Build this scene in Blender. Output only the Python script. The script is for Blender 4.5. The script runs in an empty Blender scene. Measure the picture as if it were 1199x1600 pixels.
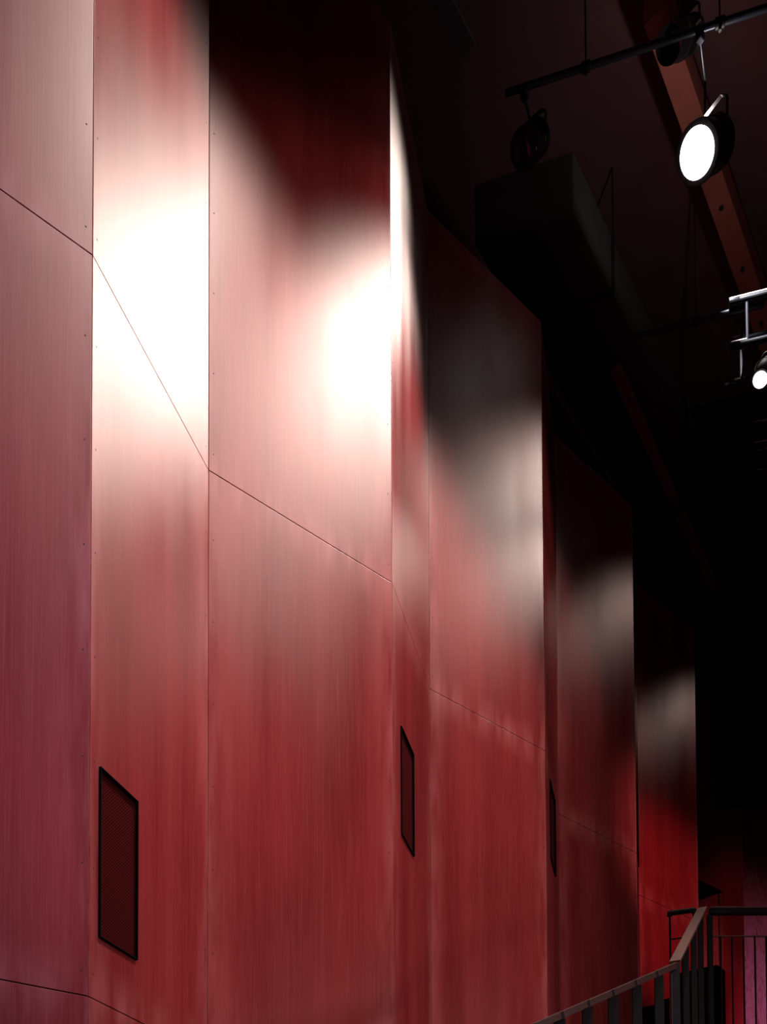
import bpy, bmesh, math, random
from mathutils import Vector, Matrix
random.seed(7)
PI = math.pi
sc = bpy.context.scene
COL = sc.collection

# ------------------------------------------------------------------ camera
F = 1400.0            # focal length in pixels of the 1199x1600 frame
PY = 1949.0           # row of the lens axis (the lens is shifted up)
PITCH, ROLL = math.radians(1.67), 0.0040
cd = bpy.data.cameras.new('camera'); cam = bpy.data.objects.new('camera', cd); COL.objects.link(cam)
cd.sensor_fit = 'VERTICAL'; cd.sensor_height = 36.0; cd.lens = F/1600*36
cd.shift_y = (PY-800)/1600; cd.clip_start = 0.05; cd.clip_end = 200
CM = Matrix.Rotation(PI/2+PITCH, 3, 'X') @ Matrix.Rotation(-ROLL, 3, 'Z')
cam.matrix_world = CM.to_4x4()
sc.camera = cam
def ray(px, py): return CM @ Vector(((px-599.5)/F, (PY-py)/F, -1.0))
def atz(px, py, z): r = ray(px, py); return r*(z/r.z)
def aty(px, py, y): r = ray(px, py); return r*(y/r.y)

# ------------------------------------------------------------------ world, exposure, lights
w = bpy.data.worlds.new('world'); sc.world = w; w.use_nodes = True
w.node_tree.nodes['Background'].inputs[0].default_value = (0.9, 0.55, 0.6, 1)
w.node_tree.nodes['Background'].inputs[1].default_value = 0.013
sc.view_settings.view_transform = 'Standard'; sc.view_settings.look = 'None'
sc.view_settings.exposure = 0.0; sc.view_settings.gamma = 1.0; sc.view_settings.use_curve_mapping = False

WARM = (1.0, 0.80, 0.70)
def spot(loc, target, power, half, blend=0.4, radius=0.12, color=WARM, name='stage_spot_light'):
    ld = bpy.data.lights.new(name, 'SPOT'); ld.energy = power; ld.spot_size = math.radians(half*2)
    ld.spot_blend = blend; ld.shadow_soft_size = radius; ld.color = color
    o = bpy.data.objects.new(name, ld); COL.objects.link(o); o.location = loc
    o.rotation_euler = (Vector(target)-Vector(loc)).to_track_quat('-Z', 'Y').to_euler()
    return o
# the row of house spots that washes the pleated wall, hung to the right of the frame
for i, (x, y, z, tx, ty, tz, p, h, bl) in enumerate([
        (1.60, 3.40, 10.0, -1.8, 4.3, 2.9, 950, 30, .4),
        (2.90, 5.70, 10.0, 0.0, 6.4, 3.05, 1600, 28.5, .55),
        (4.30, 8.20, 10.0, 1.4, 8.5, 5.3, 240, 28, .6),
        (5.60, 10.40, 10.0, 2.9, 10.6, 5.8, 80, 27, .5),
        (7.10, 12.60, 10.0, 4.4, 12.7, 6.0, 58, 27, .5)]):
    spot((x, y, z), (tx, ty, tz), p, h, bl, 0.22, WARM if i < 3 else (1.0, .72, .62))
# added wide fill from the auditorium side, low on the wall
spot((1.5, -3.6, 5.5), (1.2, 8.6, .8), 560, 30, 0.9, 0.5, (1.0, .74, .66), 'wall_fill_light')
spot((8.5, 4.5, 1.2), (.4, 7.4, 2.4), 600, 27, 0.9, 0.5, (1.0, .72, .66), 'low_side_fill')  # added low fill to brighten the returns, no fixture there
spot((1.0, -3.6, 5.0), (-1.95, 3.9, 3.5), 800, 21, 0.9, 0.5, (1.0, .70, .88), 'violet_fill_light')  # added violet fill to brighten the leftmost panel

# ------------------------------------------------------------------ materials
def new_mat(name):
    m = bpy.data.materials.new(name); m.use_nodes = True
    return m, m.node_tree, m.node_tree.nodes['Principled BSDF']
def plain(name, col, rough=0.5, metal=0.0, var=0.15, scale=6.0):
    m, nt, b = new_mat(name)
    if rough > .85: b.inputs['Specular IOR Level'].default_value = .05
    tc = nt.nodes.new('ShaderNodeTexCoord'); no = nt.nodes.new('ShaderNodeTexNoise'); no.inputs['Scale'].default_value = scale
    no.inputs['Detail'].default_value = 5
    nt.links.new(tc.outputs['Object'], no.inputs['Vector'])
    mx = nt.nodes.new('ShaderNodeMix'); mx.data_type = 'RGBA'
    mx.inputs[6].default_value = (*[c*(1-var) for c in col], 1); mx.inputs[7].default_value = (*[min(1, c*(1+var)) for c in col], 1)
    nt.links.new(no.outputs[0], mx.inputs[0]); nt.links.new(mx.outputs[2], b.inputs['Base Color'])
    b.inputs['Roughness'].default_value = rough; b.inputs['Metallic'].default_value = metal
    return m
def emit(name, col, s):
    m, nt, b = new_mat(name); b.inputs['Base Color'].default_value = (*col, 1)
    b.inputs['Emission Color'].default_value = (*col, 1); b.inputs['Emission Strength'].default_value = s
    return m
GLOSS_IOR = 1.56
def panel_mat(name, seed, base=(0.225, 0.021, 0.025), tint=(0.31, 0.038, 0.043), rough=0.42):
    """stained red board: fine vertical grain, broad vertical streaks, dusty cloudy wear, uneven sheen"""
    m, nt, b = new_mat(name); N = nt.nodes.new; L = nt.links.new
    tc = N('ShaderNodeTexCoord')
    def noise(sx, sy, sz, detail, off):
        mp = N('ShaderNodeMapping'); mp.inputs['Scale'].default_value = (sx, sy, sz); mp.inputs['Location'].default_value = (seed*3.1+off, seed*1.7, off)
        L(tc.outputs['Object'], mp.inputs[0]); n = N('ShaderNodeTexNoise'); n.inputs['Scale'].default_value = 1; n.inputs['Detail'].default_value = detail
        L(mp.outputs[0], n.inputs['Vector']); return n.outputs[0]
    def ramp(v, a, bb, lo=0., hi=1.):
        r = N('ShaderNodeMapRange'); r.inputs[1].default_value = a; r.inputs[2].default_value = bb; r.inputs[3].default_value = lo; r.inputs[4].default_value = hi
        L(v, r.inputs[0]); return r.outputs[0]
    def mix(f, a, bb):
        x = N('ShaderNodeMix'); x.data_type = 'RGBA'; L(f, x.inputs[0])
        for s, v in ((6, a), (7, bb)):
            if isinstance(v, tuple): x.inputs[s].default_value = (*v, 1)
            else: L(v, x.inputs[s])
        return x.outputs[2]
    grain = noise(150, 150, 2.2, 3, 0); streak = noise(5, 5, .16, 5, 5); cloud = noise(1.6, 1.6, .7, 5, 9); fleck = noise(55, 55, 9, 4, 2)
    c = mix(ramp(streak, .32, .68), base, tint)
    c = mix(ramp(cloud, .42, .72, 0, .6), c, tuple(v*.62 for v in base))
    c = mix(ramp(grain, .45, .85, 0, .55), c, (min(1, tint[0]*1.35), tint[1]*1.9, tint[2]*1.9))
    c = mix(ramp(fleck, .72, .80, 0, .35), c, (0.42, 0.12, 0.11))
    # scuffed paler paint towards the sheet edges
    def near(layer, reach):
        u = N('ShaderNodeUVMap'); u.uv_map = layer; sp = N('ShaderNodeSeparateXYZ'); L(u.outputs[0], sp.inputs[0])
        mn = N('ShaderNodeMath'); mn.operation = 'MINIMUM'; L(sp.outputs[0], mn.inputs[0]); L(sp.outputs[1], mn.inputs[1])
        return ramp(mn.outputs[0], 0, reach, 1, 0)
    def mul(a, bb, k=1.0):
        q = N('ShaderNodeMath'); q.operation = 'MULTIPLY'; L(a, q.inputs[0]); L(bb, q.inputs[1])
        if k == 1.0: return q.outputs[0]
        q2 = N('ShaderNodeMath'); q2.operation = 'MULTIPLY'; L(q.outputs[0], q2.inputs[0]); q2.inputs[1].default_value = k; return q2.outputs[0]
    scuff = ramp(noise(9, 9, 1.6, 5, 21), .38, .70)
    worn = tuple(min(1, v) for v in (tint[0]*1.45, tint[1]*2.8+.02, tint[2]*2.6+.02))
    c = mix(mul(near('side', .18), scuff, .8), c, worn)
    c = mix(mul(near('level', .22), scuff, .75), c, worn)
    c = mix(mul(near('side', .007), ramp(fleck, .35, .6), .9), c, (min(1, worn[0]*1.1), worn[1]*1.4, worn[2]*1.3))
    L(c, b.inputs['Base Color'])
    ad = N('ShaderNodeMath'); ad.operation = 'ADD'
    L(ramp(streak, .3, .7, rough-.015, rough+.02), ad.inputs[0]); L(ramp(cloud, .3, .7, -.02, .03), ad.inputs[1])
    b.inputs['Roughness'].default_value = .9; b.inputs['Specular IOR Level'].default_value = 0
    gl = N('ShaderNodeBsdfAnisotropic'); gl.distribution = 'BECKMANN'; L(ad.outputs[0], gl.inputs['Roughness'])
    fr = N('ShaderNodeFresnel'); fr.inputs['IOR'].default_value = GLOSS_IOR
    ms = N('ShaderNodeMixShader'); L(fr.outputs[0], ms.inputs[0]); L(b.outputs[0], ms.inputs[1]); L(gl.outputs[0], ms.inputs[2])
    L(ms.outputs[0], nt.nodes['Material Output'].inputs['Surface'])
    bp = N('ShaderNodeBump'); bp.inputs['Strength'].default_value = .06; bp.inputs['Distance'].default_value = .002
    L(grain, bp.inputs['Height']); L(bp.outputs[0], b.inputs['Normal']); L(bp.outputs[0], gl.inputs['Normal'])
    return m
M_PAN = [panel_mat('red_board_%d' % i, i) for i in range(4)]
M_PURP_LIT = panel_mat('red_board_violet_lit', 8, (0.22, 0.024, 0.040), (0.31, 0.048, 0.070))  # violet light on the boards is put into the base colour
M_DEEP = panel_mat('red_board_deep', 5, (0.23, 0.010, 0.014), (0.30, 0.016, 0.022), .43)
M_EDGE = plain('worn_edge', (0.45, 0.13, 0.11), .5)
M_BACK = plain('wall_frame_black', (0.008, 0.004, 0.004), .9)
M_BLACK = plain('black_paint', (0.006, 0.006, 0.008), .5)
M_MATT = plain('black_matt', (0.004, 0.004, 0.005), .9)
M_STEEL = plain('blackened_steel', (0.035, 0.04, 0.055), .32, .6)
M_PIPE = plain('grey_pipe', (0.04, 0.05, 0.075), .35, .5)
M_RAIL = plain('rail_black', (0.003, 0.004, 0.007), .6)
M_RAIL.node_tree.nodes['Principled BSDF'].inputs['Specular IOR Level'].default_value = .2
M_HAND = plain('handrail_dark_bronze', (0.05, 0.016, 0.016), .45)
M_CAP = plain('rail_bronze', (0.13, 0.06, 0.05), .42, .1)
M_CEIL = plain('ceiling_maroon', (0.18, 0.075, 0.085), .8, 0, .3, 1.5)
M_BEAM = plain('beam_red_brown', (0.40, 0.12, 0.09), .6, 0, .35, 3)
M_CLOTH = plain('grille_cloth', (0.055, 0.010, 0.012), .7)
M_FLOOR = plain('floor_dark', (0.03, 0.02, 0.02), .7)
M_SCREW = plain('screw_dark', (0.03, 0.008, 0.008), .7)
M_LIT_EDGE = plain('lit_edge_pale', (0.75, 0.72, 0.68), .35, .3, .05)  # pale colour standing for light on the truss chord tops
M_DUCT = plain('duct_grey', (0.05, 0.045, 0.042), .7)
M_LENS = emit('lit_lens', (1.0, 0.93, 0.86), 6)
M_GLASS = plain('dark_lens', (0.03, 0.03, 0.05), .08)

# ------------------------------------------------------------------ helpers
def obj(name, bm, mat, parent=None, smooth=False):
    bmesh.ops.recalc_face_normals(bm, faces=bm.faces)
    me = bpy.data.meshes.new(name); bm.to_mesh(me); bm.free()
    for m in (mat if isinstance(mat, (list, tuple)) else [mat]): me.materials.append(m)
    if smooth:
        for p in me.polygons: p.use_smooth = True
        me.set_sharp_from_angle(angle=math.radians(35))
    o = bpy.data.objects.new(name, me); COL.objects.link(o)
    if parent: o.parent = parent; 
    return o
def thing(name, label, cat, loc, group=None, rz=0):
    o = bpy.data.objects.new(name, None); COL.objects.link(o); o.location = loc; o.rotation_euler = (0, 0, rz); o.empty_display_size = .1
    o['label'] = label; o['category'] = cat
    if group: o['group'] = group
    return o
def struct(o): o['kind'] = 'structure'; return o
def box(bm, lo, hi, mtx=None):
    vs = [Vector((x, y, z)) for x in (lo[0], hi[0]) for y in (lo[1], hi[1]) for z in (lo[2], hi[2])]
    if mtx: vs = [mtx @ v for v in vs]
    v = [bm.verts.new(p) for p in vs]
    for f in ((0,1,3,2), (4,6,7,5), (0,4,5,1), (2,3,7,6), (0,2,6,4), (1,5,7,3)): bm.faces.new([v[i] for i in f])
def bevel(bm, r, seg=2):
    bmesh.ops.bevel(bm, geom=list(bm.edges), offset=r, segments=seg, affect='EDGES', profile=.6)
def frame(a, b, up=Vector((0, 0, 1))):
    d = (b-a).normalized(); s = d.cross(up)
    if s.length < 1e-4: s = Vector((1, 0, 0))
    s.normalize(); u = s.cross(d)
    return Matrix(((d.x, s.x, u.x, a.x), (d.y, s.y, u.y, a.y), (d.z, s.z, u.z, a.z), (0, 0, 0, 1)))
def bar(bm, a, b, wd, h, zoff=0):
    """rectangular bar from a to b: width wd sideways, height h; zoff raises the section"""
    a, b = Vector(a), Vector(b)
    box(bm, (0, -wd/2, -h/2+zoff), ((b-a).length, wd/2, h/2+zoff), frame(a, b))
def tube(bm, a, b, r, n=20, r2=None):
    a, b = Vector(a), Vector(b); m = frame(a, b); L_ = (b-a).length; r2 = r if r2 is None else r2
    A = [bm.verts.new(m @ Vector((0, r*math.cos(2*PI*i/n), r*math.sin(2*PI*i/n)))) for i in range(n)]
    B = [bm.verts.new(m @ Vector((L_, r2*math.cos(2*PI*i/n), r2*math.sin(2*PI*i/n)))) for i in range(n)]
    for i in range(n): bm.faces.new((A[i], A[(i+1) % n], B[(i+1) % n], B[i]))
    bm.faces.new(A[::-1]); bm.faces.new(B)
def lathe(bm, prof, a, b, n=32):
    """profile (distance along a->b, radius) turned about the axis a->b"""
    a, b = Vector(a), Vector(b); m = frame(a, b); rings = []
    for t, r in prof:
        rings.append([bm.verts.new(m @ Vector((t, r*math.cos(2*PI*i/n), r*math.sin(2*PI*i/n)))) for i in range(n)])
    for p, q in zip(rings, rings[1:]):
        for i in range(n): bm.faces.new((p[i], p[(i+1) % n], q[(i+1) % n], q[i]))
    bm.faces.new(rings[0][::-1]); bm.faces.new(rings[-1])
def path(bm, pts, r, n=12):
    for a, b in zip(pts, pts[1:]): tube(bm, a, b, r, n)
    for p in pts[1:-1]: bmesh.ops.create_icosphere(bm, subdivisions=2, radius=r, matrix=Matrix.Translation(p))
def prism(bm, poly, h0, h1, m):
    """polygon in the x-z plane of matrix m, extruded in its y from h0 to h1"""
    A = [bm.verts.new(m @ Vector((x, h0, z))) for x, z in poly]; B = [bm.verts.new(m @ Vector((x, h1, z))) for x, z in poly]
    n = len(poly)
    for i in range(n): bm.faces.new((A[i], A[(i+1) % n], B[(i+1) % n], B[i]))
    bm.faces.new(A[::-1]); bm.faces.new(B)

# ------------------------------------------------------------------ pleated wall (corners read from the seam 5 m above the eye)
Z1, Z2, ZT, ZB = 5.0, 1.332, 9.25, -1.6
Cx = [145, 613, 852, 995, 1092, 1164]; Dx = [326, 672, 873, 999.5, 1090, 1157]
C, D = [], []
for i in range(6):
    C.append(atz(Cx[i], 1990-1e4/(6.285+2.98*i), Z1)); D.append(atz(Dx[i], 1990-1e4/(7.965+2.98*i), Z1))
for v in C+D: v.z = 0
start = C[0] - (C[1]-D[0])*1.6
faces = [('P', start, C[0])]
for i in range(6):
    faces.append(('R', C[i], D[i]))
    if i < 5: faces.append(('P', D[i], C[i+1]))
TH = 0.014; GAP = 0.003
wall_empty = bpy.data.objects.new('wall_left', None); 
def plane(a, b):
    d = (b-a).normalized(); n = Vector((d.y, -d.x, 0))      # n points to the room
    return Matrix(((d.x, n.x, 0, a.x), (d.y, n.y, 0, a.y), (0, 0, 1, 0), (0, 0, 0, 1))), (b-a).length
bk = bmesh.new()
door_t = None
for k, (kind, a, b) in enumerate(faces):
    m, ln = plane(a, b)
    if k == 10:   # bay with the doorway: leave the opening free in the backing
        DZ, DT = 6.17, 0.56*ln
        box(bk, (0, -.10, DZ), (ln, -TH-.001, ZT), m); box(bk, (DT, -.10, ZB), (ln, -TH-.001, DZ), m)
    else: box(bk, (-.0, -.10, ZB), (ln, -TH-.001, ZT), m)
wall = struct(obj('wall_left', bk, M_BACK))
grilles = {1: (0.061, 0.344, 1.645, 2.495), 3: (0.178, 0.497, 3.26, 4.08), 5: (0.30, 0.68, 4.13, 4.93), 7: (0.30, 0.68, 5.2, 6.07)}
screw_bm = bmesh.new(); lathe(screw_bm, [(0, .0042), (.0006, .0042), (.001, .003)], (0, 0, 0), (0, 1, 0), 10)
screw_me = None
def add_screw(parent, p, m):
    global screw_me
    if screw_me is None:
        t = obj('screw', screw_bm, M_SCREW); screw_me = t.data; bpy.data.objects.remove(t)
    o = bpy.data.objects.new('screw', screw_me); COL.objects.link(o); o.parent = parent
    o.matrix_local = m @ Matrix.Translation(p)
for k, (kind, a, b) in enumerate(faces):
    m, ln = plane(a, b)
    mat = M_PURP_LIT if k == 0 else (M_DEEP if k >= 8 else M_PAN[k % 4])
    g = grilles.get(k)
    for z0, z1 in ((ZB, Z2), (Z2, Z1), (Z1, ZT)):
        bm = bmesh.new()
        z0g, z1g = z0+GAP, z1-GAP
        if g and z0 < g[2] and z1 > g[3]:          # sheet with the grille cut-out
            xa, xb, za, zb = g[0]*ln, g[1]*ln, g[2], g[3]
            vs = {}
            xs = [GAP, xa, xb, ln-GAP]; zs = [z0g, za, zb, z1g]
            for i in range(3):
                for j in range(3):
                    if i == 1 and j == 1: continue
                    for yy in (0, -TH):
                        q = []
                        for (ii, jj) in ((i, j), (i+1, j), (i+1, j+1), (i, j+1)):
                            key = (ii, jj, yy)
                            if key not in vs: vs[key] = bm.verts.new(m @ Vector((xs[ii], yy, zs[jj])))
                            q.append(vs[key])
                        bm.faces.new(q)
            bedges = [e for e in bm.edges if len(e.link_faces) == 1 and True]
            for e in bedges:
                f0 = [kk for kk, v in vs.items() if v in e.verts[:]]
            def side(p, q): bm.faces.new((vs[p+(0,)], vs[q+(0,)], vs[q+(-TH,)], vs[p+(-TH,)]))
            for i in range(3):
                side((i, 0), (i+1, 0)); side((i, 3), (i+1, 3)); side((0, i), (0, i+1)); side((3, i), (3, i+1))
            side((1, 1), (2, 1)); side((1, 2), (2, 2)); side((1, 1), (1, 2)); side((2, 1), (2, 2))
        elif k == 10 and z0 < DZ:                 # doorway bay
            zt = min(z1g, DZ)
            if z1g > DZ: box(bm, (GAP, -TH, DZ), (ln-GAP, 0, z1g), m)
            box(bm, (DT, -TH, z0g), (ln-GAP, 0, zt), m)
        else:
            box(bm, (GAP, -TH, z0g), (ln-GAP, 0, z1g), m)
            bevel(bm, .0018, 2)
        l1 = bm.loops.layers.uv.new('side'); l2 = bm.loops.layers.uv.new('level'); mi = m.inverted()
        for f in bm.faces:
            for l in f.loops:
                q = mi @ l.vert.co; l[l1].uv = (q.x, ln-q.x); l[l2].uv = (q.z-z0, z1-q.z)
        p = obj('wall_panel', bm, mat, wall)
        if k == 0 and z0 == Z2: p['label'] = 'violet-lit red panel at the left edge'
        if k <= 4:
            zz = z0+.12
            while zz < z1:
                for xx in (.035, ln-.035):
                    pw = m @ Vector((xx, 0, zz)); s = pw.z/pw.y
                    ypx = 1990-F*s; xpx = 600+F*pw.x/pw.y
                    if -30 < ypx < 1620 and -20 < xpx < 1200 and not (g and g[0]*ln-.03 < xx < g[1]*ln+.03 and g[2] < zz < g[3]):
                        add_screw(p, Vector((xx, 0, zz)), m)
                zz += .52
# doorway recess in the far bay
m11, ln11 = plane(faces[10][1], faces[10][2])
bm = bmesh.new()
box(bm, (DT, -2.4, ZB), (DT+.06, -TH, DZ+.06), m11)          # right jamb
dr = struct(obj('door_1', bm, M_DEEP))
bm = bmesh.new(); box(bm, (-.9, -2.4, DZ), (DT, -TH, DZ+.06), m11); obj('soffit', bm, M_MATT, dr)  # black paint stands for the shadow under the soffit
bm = bmesh.new(); box(bm, (-.9, -2.46, ZB), (DT+.06, -2.4, DZ+.06), m11); obj('recess_back', bm, M_MATT, dr)  # painted black for the shade deep in the recess

# grilles
GL = ['large dark perforated grille in the red panel nearest the camera, fully face on',
      'narrow dark grille on the second red return, right of the widest panel',
      'very slim dark grille seen edge-on on the third red return',
      'hairline dark grille farthest along the pleated wall, on the fourth return']
for gi, (k, g) in enumerate(grilles.items()):
    _, a, b = faces[k]; m, ln = plane(a, b)
    xa, xb, za, zb = g[0]*ln, g[1]*ln, g[2], g[3]
    base = m @ Vector(((xa+xb)/2, 0, za))
    t = thing('speaker_grille', GL[gi], 'grille', base, 'grilles set into the pleated red wall')
    T = Matrix.Translation(-base) @ m
    bm = bmesh.new(); e = .003; fw = .0045
    xa += e; xb -= e; za += e; zb -= e
    for lo, hi in (((xa, -TH, za), (xa+fw, .012, zb)), ((xb-fw, -TH, za), (xb, .012, zb)), ((xa+fw, -TH, za), (xb-fw, .012, za+fw)), ((xa+fw, -TH, zb-fw), (xb-fw, .012, zb))):
        box(bm, lo, hi, T)
    obj('frame', bm, M_MATT, t)
    # perforated sheet: procedural round holes
    if gi == 0:
        mt, nt, bs = new_mat('perforated_sheet'); N = nt.nodes.new; Lk = nt.links.new
        bs.inputs['Roughness'].default_value = .8; bs.inputs['Specular IOR Level'].default_value = 0
        ge = N('ShaderNodeTexCoord'); mp = N('ShaderNodeMapping'); mp.inputs['Rotation'].default_value = (0, 0, PI/4); mp.inputs['Scale'].default_value = (85, 85, 85)
        Lk(ge.outputs['UV'], mp.inputs[0]); fr = N('ShaderNodeVectorMath'); fr.operation = 'FRACTION'; Lk(mp.outputs[0], fr.inputs[0])
        ds = N('ShaderNodeVectorMath'); ds.operation = 'DISTANCE'; ds.inputs[1].default_value = (.5, .5, 0); Lk(fr.outputs[0], ds.inputs[0])
        lt = N('ShaderNodeMath'); lt.operation = 'LESS_THAN'; lt.inputs[1].default_value = .33; Lk(ds.outputs['Value'], lt.inputs[0])
        mx = N('ShaderNodeMix'); mx.data_type = 'RGBA'; Lk(lt.outputs[0], mx.inputs[0]); mx.inputs[6].default_value = (.075, .009, .011, 1); mx.inputs[7].default_value = (.008, .002, .002, 1)
        Lk(mx.outputs[2], bs.inputs['Base Color']); M_PERF = mt
    bm = bmesh.new(); uv = bm.loops.layers.uv.new('UVMap')
    box(bm, (xa+fw, -.010, za+fw), (xb-fw, -.007, zb-fw), T)
    Ti = T.inverted()
    for f in bm.faces:
        for l in f.loops: q = Ti @ l.vert.co; l[uv].uv = (q.x, q.z)
    obj('perforated_sheet', bm, M_PERF, t)

# ------------------------------------------------------------------ floor, far wall, ceiling
def slab(name, lo, hi, mat):
    bm = bmesh.new(); box(bm, lo, hi); return struct(obj(name, bm, mat))
slab('floor', (-8, -4, ZB-.2), (16, 22, ZB), M_FLOOR)
slab('ceiling', (-8, -4, 12.0), (16, 22, 12.2), M_CEIL)
e5 = D[5]
bm = bmesh.new()      # far wall, nearly square to the lens
m, ln = plane(D[5], D[5]+Vector((8.5, .35, 0))); box(bm, (0, -.1, ZB), (ln, 0, ZT), m)
struct(obj('wall_back', bm, M_PURP_LIT))  # violet of the magenta lamp is partly in this wall's colour
# black upper wall behind everything
bm = bmesh.new(); box(bm, (-8, 20, ZB), (16, 20.2, 12)); struct(obj('wall_back_upper', bm, M_MATT))
# black bulkhead hanging at the far end
bm = bmesh.new()
q0, q1 = aty(1132, 1236, 13.0), aty(1330, 1217, 12.8); z = q0.z
m, ln = plane(Vector((q0.x, q0.y, 0)), Vector((q1.x, q1.y, 0))); box(bm, (0, -.5, z), (ln+3, 0, 12.0), m)
struct(obj('trim_1', bm, M_MATT))

# ------------------------------------------------------------------ roof steel
W2 = Vector((1090, 1400, 0)).normalized(); U = Vector((5500, -1400, 0)).normalized()
# long duct over the wall
zb = 10.3; q = atz(897, 332, zb); ql = atz(742, 383, zb)
bm = bmesh.new(); Ld = 11.0; hh = .62
A0, A1 = q, ql; B0, B1 = q+W2*Ld, ql+W2*Ld
v = [bm.verts.new(p) for p in (A0, A1, B1, B0)] + [bm.verts.new(p+Vector((0, 0, hh))) for p in (A0, A1, B1, B0)]
for f in ((0,1,2,3), (7,6,5,4), (0,4,5,1), (1,5,6,2), (2,6,7,3), (3,7,4,0)): bm.faces.new([v[i] for i in f])
base = (A0+A1)/2
t = thing('ventilation_duct', 'long black rectangular duct under the ceiling, its near end corner catching light', 'duct', base)
for vv in bm.verts: vv.co -= base
bevel(bm, .012, 2)
obj('casing', bm, M_DUCT, t)
for s in (.9, 3.1, 5.3, 7.5, 9.7):
    bm = bmesh.new(); c0 = A0+W2*s-base; c1 = A1+W2*s-base
    bar(bm, c0+Vector((0, 0, -.01)), c1+Vector((0, 0, -.01)), .03, .02); bar(bm, c0+U*.012+Vector((0, 0, -.02)), c0+U*.012+Vector((0, 0, hh)), .03, .02)
    obj('flange', bm, M_BLACK, t)
for s in (1.2, 5.2, 9.2):
    for c in (A0-U*.1, A1+U*.1): bm = bmesh.new(); tube(bm, c+W2*s-base+Vector((0, 0, hh)), c+W2*s-base+Vector((0, 0, 1.69)), .008, 8); obj('hanger', bm, M_BLACK, t)
# reddish batten fixed under the duct
def timber(name, label, p, q, wd, h, cat='beam', mat=M_BEAM, bolts=0, group=None):
    base = p.copy(); t = thing(name, label, cat, base, group)
    bm = bmesh.new(); bar(bm, p-base, q-base, wd, h); bevel(bm, .006, 1); obj('beam_body', bm, mat, t)
    for i in range(bolts):
        c = p.lerp(q, (i+.5)/bolts)-base-Vector((0, 0, h/2)); bm = bmesh.new(); lathe(bm, [(0, .022), (.012, .022), (.02, .012)], c+Vector((0, 0, .002)), c-Vector((0, 0, 1)), 12); obj('bolt', bm, M_STEEL, t)
    return t
p0, p1 = atz(963, 575, zb-.045), atz(1140, 975, zb-.045)
timber('duct_batten', 'long thin reddish batten running along the underside of the black duct', p0, p1, .125, .05, 'batten', bolts=6)
p0, p1 = atz(1024, 0, 11.4), atz(1290, 780, 11.4)
timber('ceiling_beam', 'wide red-brown ceiling beam rising behind the brightest spotlight', p0, p1, .21, .3, bolts=9)
# short beam at the very top, close to the wall
p0, p1 = atz(670, -60, 11.3), atz(733, 66, 11.3)
timber('ceiling_beam', 'short dusky grey-purple beam at the top, just right of the pleated wall', p0, p1, .16, .2, mat=plain('beam_grey', (.12, .07, .09), .6))
# cross beams (dark) under the ceiling
for (xa, ya, xb, yb, hgt, lab) in ((1060, 722, 1330, 655, .5, 'deep black cross beam below the truss at the right'),
                                   (1140, 925, 1330, 905, .5, 'lowest black cross beam, above the hanging black bulkhead')):
    p0, p1 = atz(xa, ya, 11.5), atz(xb, yb, 11.5); p0.z = p1.z = 11.75
    timber('cross_beam', lab, p0-(p1-p0).normalized()*.6, p1, .55, .5, mat=M_MATT, group='black cross beams')

def pipe(label, pts, r, couplers, sleeve=None, drops=()):
    p, q = pts; base = p.copy()
    t = thing('lighting_pipe', label, 'pipe', base, 'lighting pipes under the ceiling')
    bm = bmesh.new(); tube(bm, p-base, q-base, r, 24); obj('tube', bm, M_PIPE, t, True)
    d = (q-p).normalized(); up = Vector((0, 0, 1))
    for s in couplers:
        c = p+(q-p)*s-base
        bm = bmesh.new(); lathe(bm, [(-.04, r*1.1), (-.035, r*1.45), (.035, r*1.45), (.04, r*1.1)], c, c+d, 24)
        tube(bm, c+Vector((0, 0, -r*1.2)), c+Vector((0, 0, -r*2.6)), .013, 10); obj('coupler', bm, M_BLACK, t, True)
        bm = bmesh.new(); tube(bm, c+Vector((0, 0, r)), Vector((c.x, c.y, 12.0-base.z)), .008, 8); obj('hanger_rod', bm, M_BLACK, t)
    return t
pz = 10.5
pa, pb = atz(790, 146, pz), atz(1500, -80, pz)
pb = pa + U*5.0
pipe('upper blue-grey lighting pipe crossing above the brightest spotlight', (pa, pb), .026, (.14, .36, .62, .9))
p2a = atz(985, 528, pz-.5); pipe('middle black lighting pipe, its end at the duct, running to the bright truss', (p2a, p2a+U*1.34), .03, (.5,))
p3a = atz(1050, 798, pz-.35); pipe('lowest black lighting pipe crossing under the long reddish batten', (p3a, p3a+U*4.2), .035, (.30, .75))

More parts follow.
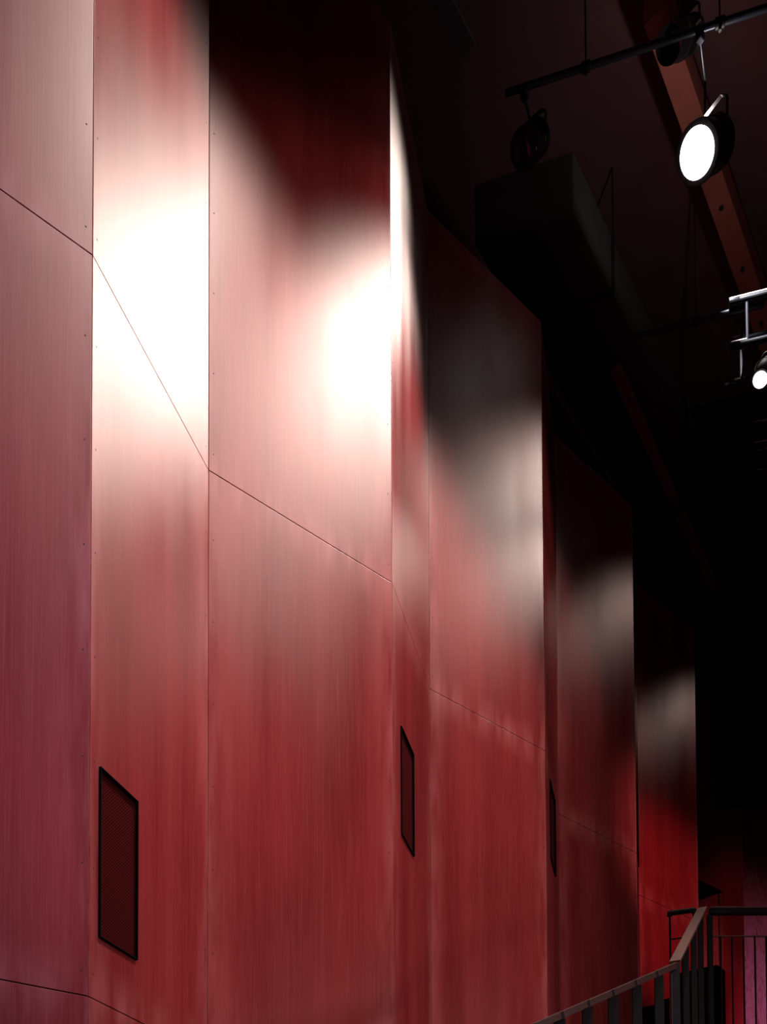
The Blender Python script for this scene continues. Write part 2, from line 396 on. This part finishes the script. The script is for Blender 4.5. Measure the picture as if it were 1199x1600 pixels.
# ------------------------------------------------------------------ spotlights
def fixture(label, loc, aim, r, hang_z, lit, power=0, half=25, group='spotlights hung from the pipes', length=.42, blend=.4, up_fill=0):
    loc = Vector(loc); d = (Vector(aim)-loc).normalized()
    t = thing('spotlight', label, 'spotlight', loc, group)
    O = Vector((0, 0, 0)); back = -d
    bm = bmesh.new()        # turned housing: front rim, barrel, finned rear
    prof = [(-.03, r*.9), (-.03, r*1.06), (.02, r*1.08), (.03, r*.98), (length*.45, r*.95)]
    x = length*.47
    for i in range(5): prof += [(x, r*1.0), (x+.012, r*1.0), (x+.013, r*.86), (x+.026, r*.86)]; x += .03
    prof += [(x, r*.8), (length, r*.55), (length+.03, r*.3)]
    lathe(bm, prof, O, back, 40); obj('housing', bm, M_BLACK, t, True)
    bm = bmesh.new(); lathe(bm, [(.028, r*.86)]+[(.032+.035*math.sin(a)*1, r*.86*math.cos(a)) for a in [i*PI/2/8*.97 for i in range(9)]], O, d, 40)
    obj('lens', bm, M_LENS if lit is True else M_GLASS, t, True)
    if lit == 'snoot':
        bm = bmesh.new(); lathe(bm, [(0, r*1.0), (.24, r*1.0), (.24, r*.97), (0, r*.97)], d*.025, d, 40)
        bmesh.ops.delete(bm, geom=[f for f in bm.faces if len(f.verts) > 4], context='FACES_ONLY'); obj('snoot', bm, M_BLACK, t, True)
    s = d.cross(Vector((0, 0, 1))).normalized()
    c = back*length*.35; top = Vector((c.x, c.y, r*1.5+.06))
    bm = bmesh.new()
    pts = [c+s*r*1.2, c+s*r*1.22+Vector((0, 0, r*1.3)), c+s*r*.9+Vector((0, 0, r*1.65)), c-s*r*.9+Vector((0, 0, r*1.65)), c-s*r*1.22+Vector((0, 0, r*1.3)), c-s*r*1.2]
    for a, b in zip(pts, pts[1:]): bar(bm, a, b, .03, .006)
    obj('yoke', bm, M_BLACK, t)
    for sg in (1, -1):
        bm = bmesh.new(); tube(bm, c+s*sg*r*.95, c+s*sg*r*1.35, .02, 14); obj('knob', bm, M_BLACK, t, True)
    tp = c+Vector((0, 0, r*1.65)); hg = Vector(hang_z)-loc; el = Vector((tp.x, tp.y, hg.z-.068))
    bm = bmesh.new(); tube(bm, tp, el, .011, 10); obj('drop_rod', bm, M_STEEL, t, True)
    hk = hg-Vector((0, 0, .068)); bm = bmesh.new(); tube(bm, el, hk, .012, 10); obj('side_arm', bm, M_STEEL, t, True)
    bm = bmesh.new(); bar(bm, hk-s*.03, hk+s*.03, .06, .07); bevel(bm, .01, 2); obj('clamp', bm, M_STEEL, t)
    if up_fill:      # added upward light that lifts the ceiling, pipes and duct corner
        ld = bpy.data.lights.new('ceiling_fill_light', 'SPOT'); ld.spot_size = math.radians(174); ld.spot_blend = .25; ld.energy = up_fill; ld.color = (1, .85, .78); ld.shadow_soft_size = .03
        lo = bpy.data.objects.new('ceiling_fill_light', ld); COL.objects.link(lo); lo.location = loc+back*(length*.5)+Vector((0, 0, r*1.25)); lo.rotation_euler = (PI, 0, 0)
    if power: spot(loc+d*(.10+r*.4+(.2 if lit == 'snoot' else 0)), aim, power, half, blend, r*.7)
    return t
def above(p, near): d = near-p; return p+U*d.dot(U)
L1 = aty(1092, 238, 7.5)
fixture('largest and brightest glowing spotlight at the upper right, hanging below the upper pipe', L1, (-2.2, 4.3, 3.6), .18, above(pa, L1), True, 800, 24, blend=.8, up_fill=14)
L2 = aty(1190, 590, 9.0); TP = aty(1143, 474, 9.0)
fixture('small glowing spotlight at the right edge under the truss', L2, (1.2, 7.6, 3.0), .085, TP+U*.42+Vector((0, 0, -.47-.034)), True, 230, 28, length=.3, up_fill=22)
L3 = aty(1062, 62, 7.75)
fixture('added black snooted spotlight crossing the upper pipe, above the brightest spotlight', L3, (-2.2, 3.7, 3.6), .12, Vector((L3.x, L3.y, 12.04)), 'snoot', 340, 18, blend=.8)  # dark shape read as a fixture, added to raise the panel highlight
fixture('unlit black spotlight hanging from the left end of the upper pipe', aty(822, 232, 7.75), (-1.6, 4.4, 3.4), .13, above(pa, aty(822, 232, 7.75)), False)

# ------------------------------------------------------------------ truss at the right edge
def truss(label, p, ln, hgt, dep, r):
    base = p.copy(); t = thing('lighting_truss', label, 'truss', base, 'trusses at the right edge')
    W = Vector((-U.y, U.x, 0))
    cs = [Vector((0, 0, 0)), Vector((0, 0, -hgt)), W*dep, W*dep+Vector((0, 0, -hgt))]
    for i, c in enumerate(cs):
        bm = bmesh.new(); tube(bm, c, c+U*ln, r, 20); lathe(bm, [(-.02, r*1.2), (.06, r*1.25), (.08, r*1.02)], c, c+U, 20)
        obj('chord', bm, M_STEEL, t, True)
    for i in range(int(ln/.45)):
        for a, b in ((0, 1), (2, 3), (0, 2), (1, 3)):
            s0 = .15+i*.45; bm = bmesh.new()
            tube(bm, cs[a]+U*s0, cs[b]+U*(s0+(.0 if i % 2 == 0 else .3)), r*.45, 10); obj('brace', bm, M_STEEL, t, True)
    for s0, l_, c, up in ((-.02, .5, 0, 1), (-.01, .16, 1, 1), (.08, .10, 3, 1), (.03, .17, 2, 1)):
        bm = bmesh.new(); cc = cs[c]+Vector((0, 0, r+.012)); tube(bm, cc+U*s0, cc+U*(s0+l_+ (2 if c == 0 else 0)), .014, 12); obj('lit_edge_strip', bm, M_LIT_EDGE, t, True)  # pale bars laid on the black chords as their lit top edges
    for s0 in (.5, ln-.3):
        bm = bmesh.new(); tube(bm, U*s0, U*s0+Vector((0, 0, 12.0-p.z)), .008, 8); obj('hanger', bm, M_BLACK, t, True)
    return t
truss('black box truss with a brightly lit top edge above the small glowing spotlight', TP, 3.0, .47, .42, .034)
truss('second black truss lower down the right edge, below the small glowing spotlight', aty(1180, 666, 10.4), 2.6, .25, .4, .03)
spot(aty(1150, -150, 7.5), aty(1185, 530, 9.1), 2600, 7, .5, .05, (1, .9, .85))  # added unseen spot from above to whiten the truss edges

# ------------------------------------------------------------------ stair and balcony railings
E = Vector(aty(1055, 1503, 7.0)); B = Vector(aty(1098, 1419, 8.5)); Fp = Vector(aty(835, 1597, 5.7)); Rr = B+Vector((2.2, .03, 0))
t = thing('stair_railing', 'black stair railing rising from the bottom edge along the red wall to the landing', 'railing', (Fp.x, Fp.y, Fp.z-1.1))
b0 = Vector(t.location)
F2 = Fp+(Fp-E)*.35
def seg(name, a, b, wd, h, mat=M_RAIL, par=None, bv=.004, base=None):
    bm = bmesh.new(); bar(bm, a-base, b-base, wd, h); bevel(bm, bv, 2); return obj(name, bm, mat, par)
n = 8
for i in range(n):
    a = E.lerp(F2, i/n); b = E.lerp(F2, (i+.97)/n)
    seg('handrail_section', a+Vector((0, 0, -.03)), b+Vector((0, 0, -.03)), .05, .045, M_HAND, t, .004, b0)
    c = E.lerp(F2, (i+.98)/n); seg('joint_bracket', c+Vector((0, 0, -.035)), c+Vector((-.022, -.02, -.045)), .056, .05, M_RAIL, t, .004, b0)
dirn = (E-F2).normalized()
for i in range(1, 8):
    c = E.lerp(F2, i/7.6-.03); hx = Vector((dirn.x, dirn.y, 0)).normalized()*.034
    bm = bmesh.new(); box(bm, (-.042, -.006, -1.15), (.042, .006, -.045), Matrix.Translation(c-b0) @ Matrix.Rotation(math.atan2(.35, 1), 4, 'Z')); bevel(bm, .002, 1)
    obj('post', bm, M_RAIL, t)
bm = bmesh.new(); box(bm, (-.038, -.03, -1.35), (.03, .03, -.02), Matrix.Translation(E-b0)); bevel(bm, .004, 2); obj('newel_post', bm, M_STEEL, t)
# wide cap rising away to the landing
bm = bmesh.new(); bar(bm, E-b0, B-b0, .085, .022); bevel(bm, .003, 2); obj('sloping_cap', bm, M_CAP, t)
for s in (.34, .63, .90):
    c = E.lerp(B, s); bm = bmesh.new(); box(bm, (-.028, -.006, -1.2), (.028, .006, -.015), Matrix.Translation(c-b0) @ Matrix.Rotation(.1, 4, 'Z')); bevel(bm, .002, 1); obj('post', bm, M_RAIL, t)
T_STAIR = t
# landing railing, across
t2 = thing('landing_railing', 'level landing railing with thin vertical bars at the lower right', 'railing', (B.x, B.y, B.z-1.1)); b2 = Vector(t2.location)
o_ = Vector((.075, .02, 0))
seg('top_rail', B+o_+Vector((0, 0, -.028)), Rr+o_+Vector((0, 0, -.028)), .06, .05, M_RAIL, t2, .003, b2)
seg('rail_cap', B+o_+Vector((0, -.004, .004)), Rr+o_+Vector((0, -.004, .004)), .075, .013, M_CAP, t2, .002, b2)
seg('lower_rail', B+o_+Vector((0, 0, -.265)), Rr+o_+Vector((0, 0, -.265)), .02, .012, M_CAP, t2, .002, b2)
seg('end_post', B+o_+Vector((-.0, 0, -.06)), B+o_+Vector((-.0, 0, -1.3)), .045, .045, M_RAIL, t2, .003, b2)
for i in range(19):
    c = B+o_+Vector((.103+.1095*i, 0, 0)); bm = bmesh.new(); box(bm, (-.005, -.012, -1.16), (.005, .012, -.27), Matrix.Translation(c-b2)); bevel(bm, .0015, 1); obj('baluster', bm, M_RAIL, t2)
seg('bottom_rail', B+o_+Vector((0, 0, -1.17)), Rr+o_+Vector((0, 0, -1.17)), .03, .02, M_RAIL, t2, .002, b2)
# small hooped railing behind
Y3 = 9.4
g0, g1 = aty(1047, 1427, Y3), aty(1084, 1422, Y3-.1)
t3 = thing('hoop_railing', 'small black hooped railing end behind the rising stair cap', 'railing', (g0.x, g0.y, g0.z-1.1)); b3 = Vector(t3.location)
bm = bmesh.new(); r_ = .022
path(bm, [g0-b3+Vector((0, 0, -.03)), g0-b3+Vector((.0, 0, 0)), g1-b3, g1-b3+Vector((0.01, 0, -.03))], .028, 14); obj('top_rail', bm, M_RAIL, t3, True)
for g in (g0, g1):
    bm = bmesh.new(); tube(bm, g-b3+Vector((0, 0, -.02)), g-b3+Vector((0, 0, -1.1)), .011, 10); obj('post', bm, M_RAIL, t3, True)
mid = (g0+g1)/2
bm = bmesh.new(); tube(bm, g0-b3+Vector((0, 0, -.28)), g1-b3+Vector((0, 0, -.28)), .008, 10); obj('lower_rail', bm, M_RAIL, t3, True)
bm = bmesh.new(); tube(bm, mid-b3+Vector((0, 0, -.28)), mid-b3+Vector((0, 0, -1.1)), .008, 10); obj('baluster', bm, M_RAIL, t3, True)
# stepped black stair carriage behind the railings (its steps run along the wall)
WD = Vector((1148, 1400, 0)).normalized()
stair_pts = [(1003, 1574, 1024), (1030, 1563, 1056), (1059, 1521, 1082), (1086, 1515, 1110)]
bm = bmesh.new(); base = None
for i, (x, y, x2) in enumerate(stair_pts):
    p = aty(x, y, 9.8+.06*i)
    if base is None: base = Vector((p.x, p.y, p.z-1.6))
    m = Matrix.Translation(p-base) @ Matrix.Rotation(math.atan2(WD.y, WD.x), 4, 'Z')
    box(bm, (0, -.25, -1.6-.25*i), (.26, .02, 0), m)
t4 = thing('stepped_parapet', 'solid black stepped side of the upper stair behind the railings', 'stair', base)
obj('stepped_side', bm, M_MATT, t4)
# landing slab and stair carriage under the railings (below the frame)
bm = bmesh.new(); box(bm, (B.x-.1, B.y-.08, B.z-1.35), (B.x+2.4, B.y+1.1, B.z-1.19)); struct(obj('floor_landing', bm, M_MATT))
for (p, q) in ((F2, E), (E, B)):
    bm = bmesh.new(); bar(bm, p-b0+Vector((0, 0, -1.27)), q-b0+Vector((0, 0, -1.27)), .06, .26); obj('stringer', bm, M_MATT, T_STAIR)

# ------------------------------------------------------------------ far end: added red fills, then the magenta lamp
spot((6.5, 6.0, 5.5), (6.3, 15.2, 5.3), 300, 13, .9, .15, (1.0, .35, .40), 'far_corner_fill')  # added unseen fill for the dim far bay and wall
spot((3.5, 3.0, 7.0), (4.0, 12.3, 4.9), 2000, 10.5, .9, .15, (1.0, .45, .40), 'red_wall_fill')  # added red fill on the bay before the doorway
spot((7.2, 11.5, 3.0), (7.1, 15.9, 3.9), 300, 30, .9, .1, (1.0, .5, .95), 'magenta_light')
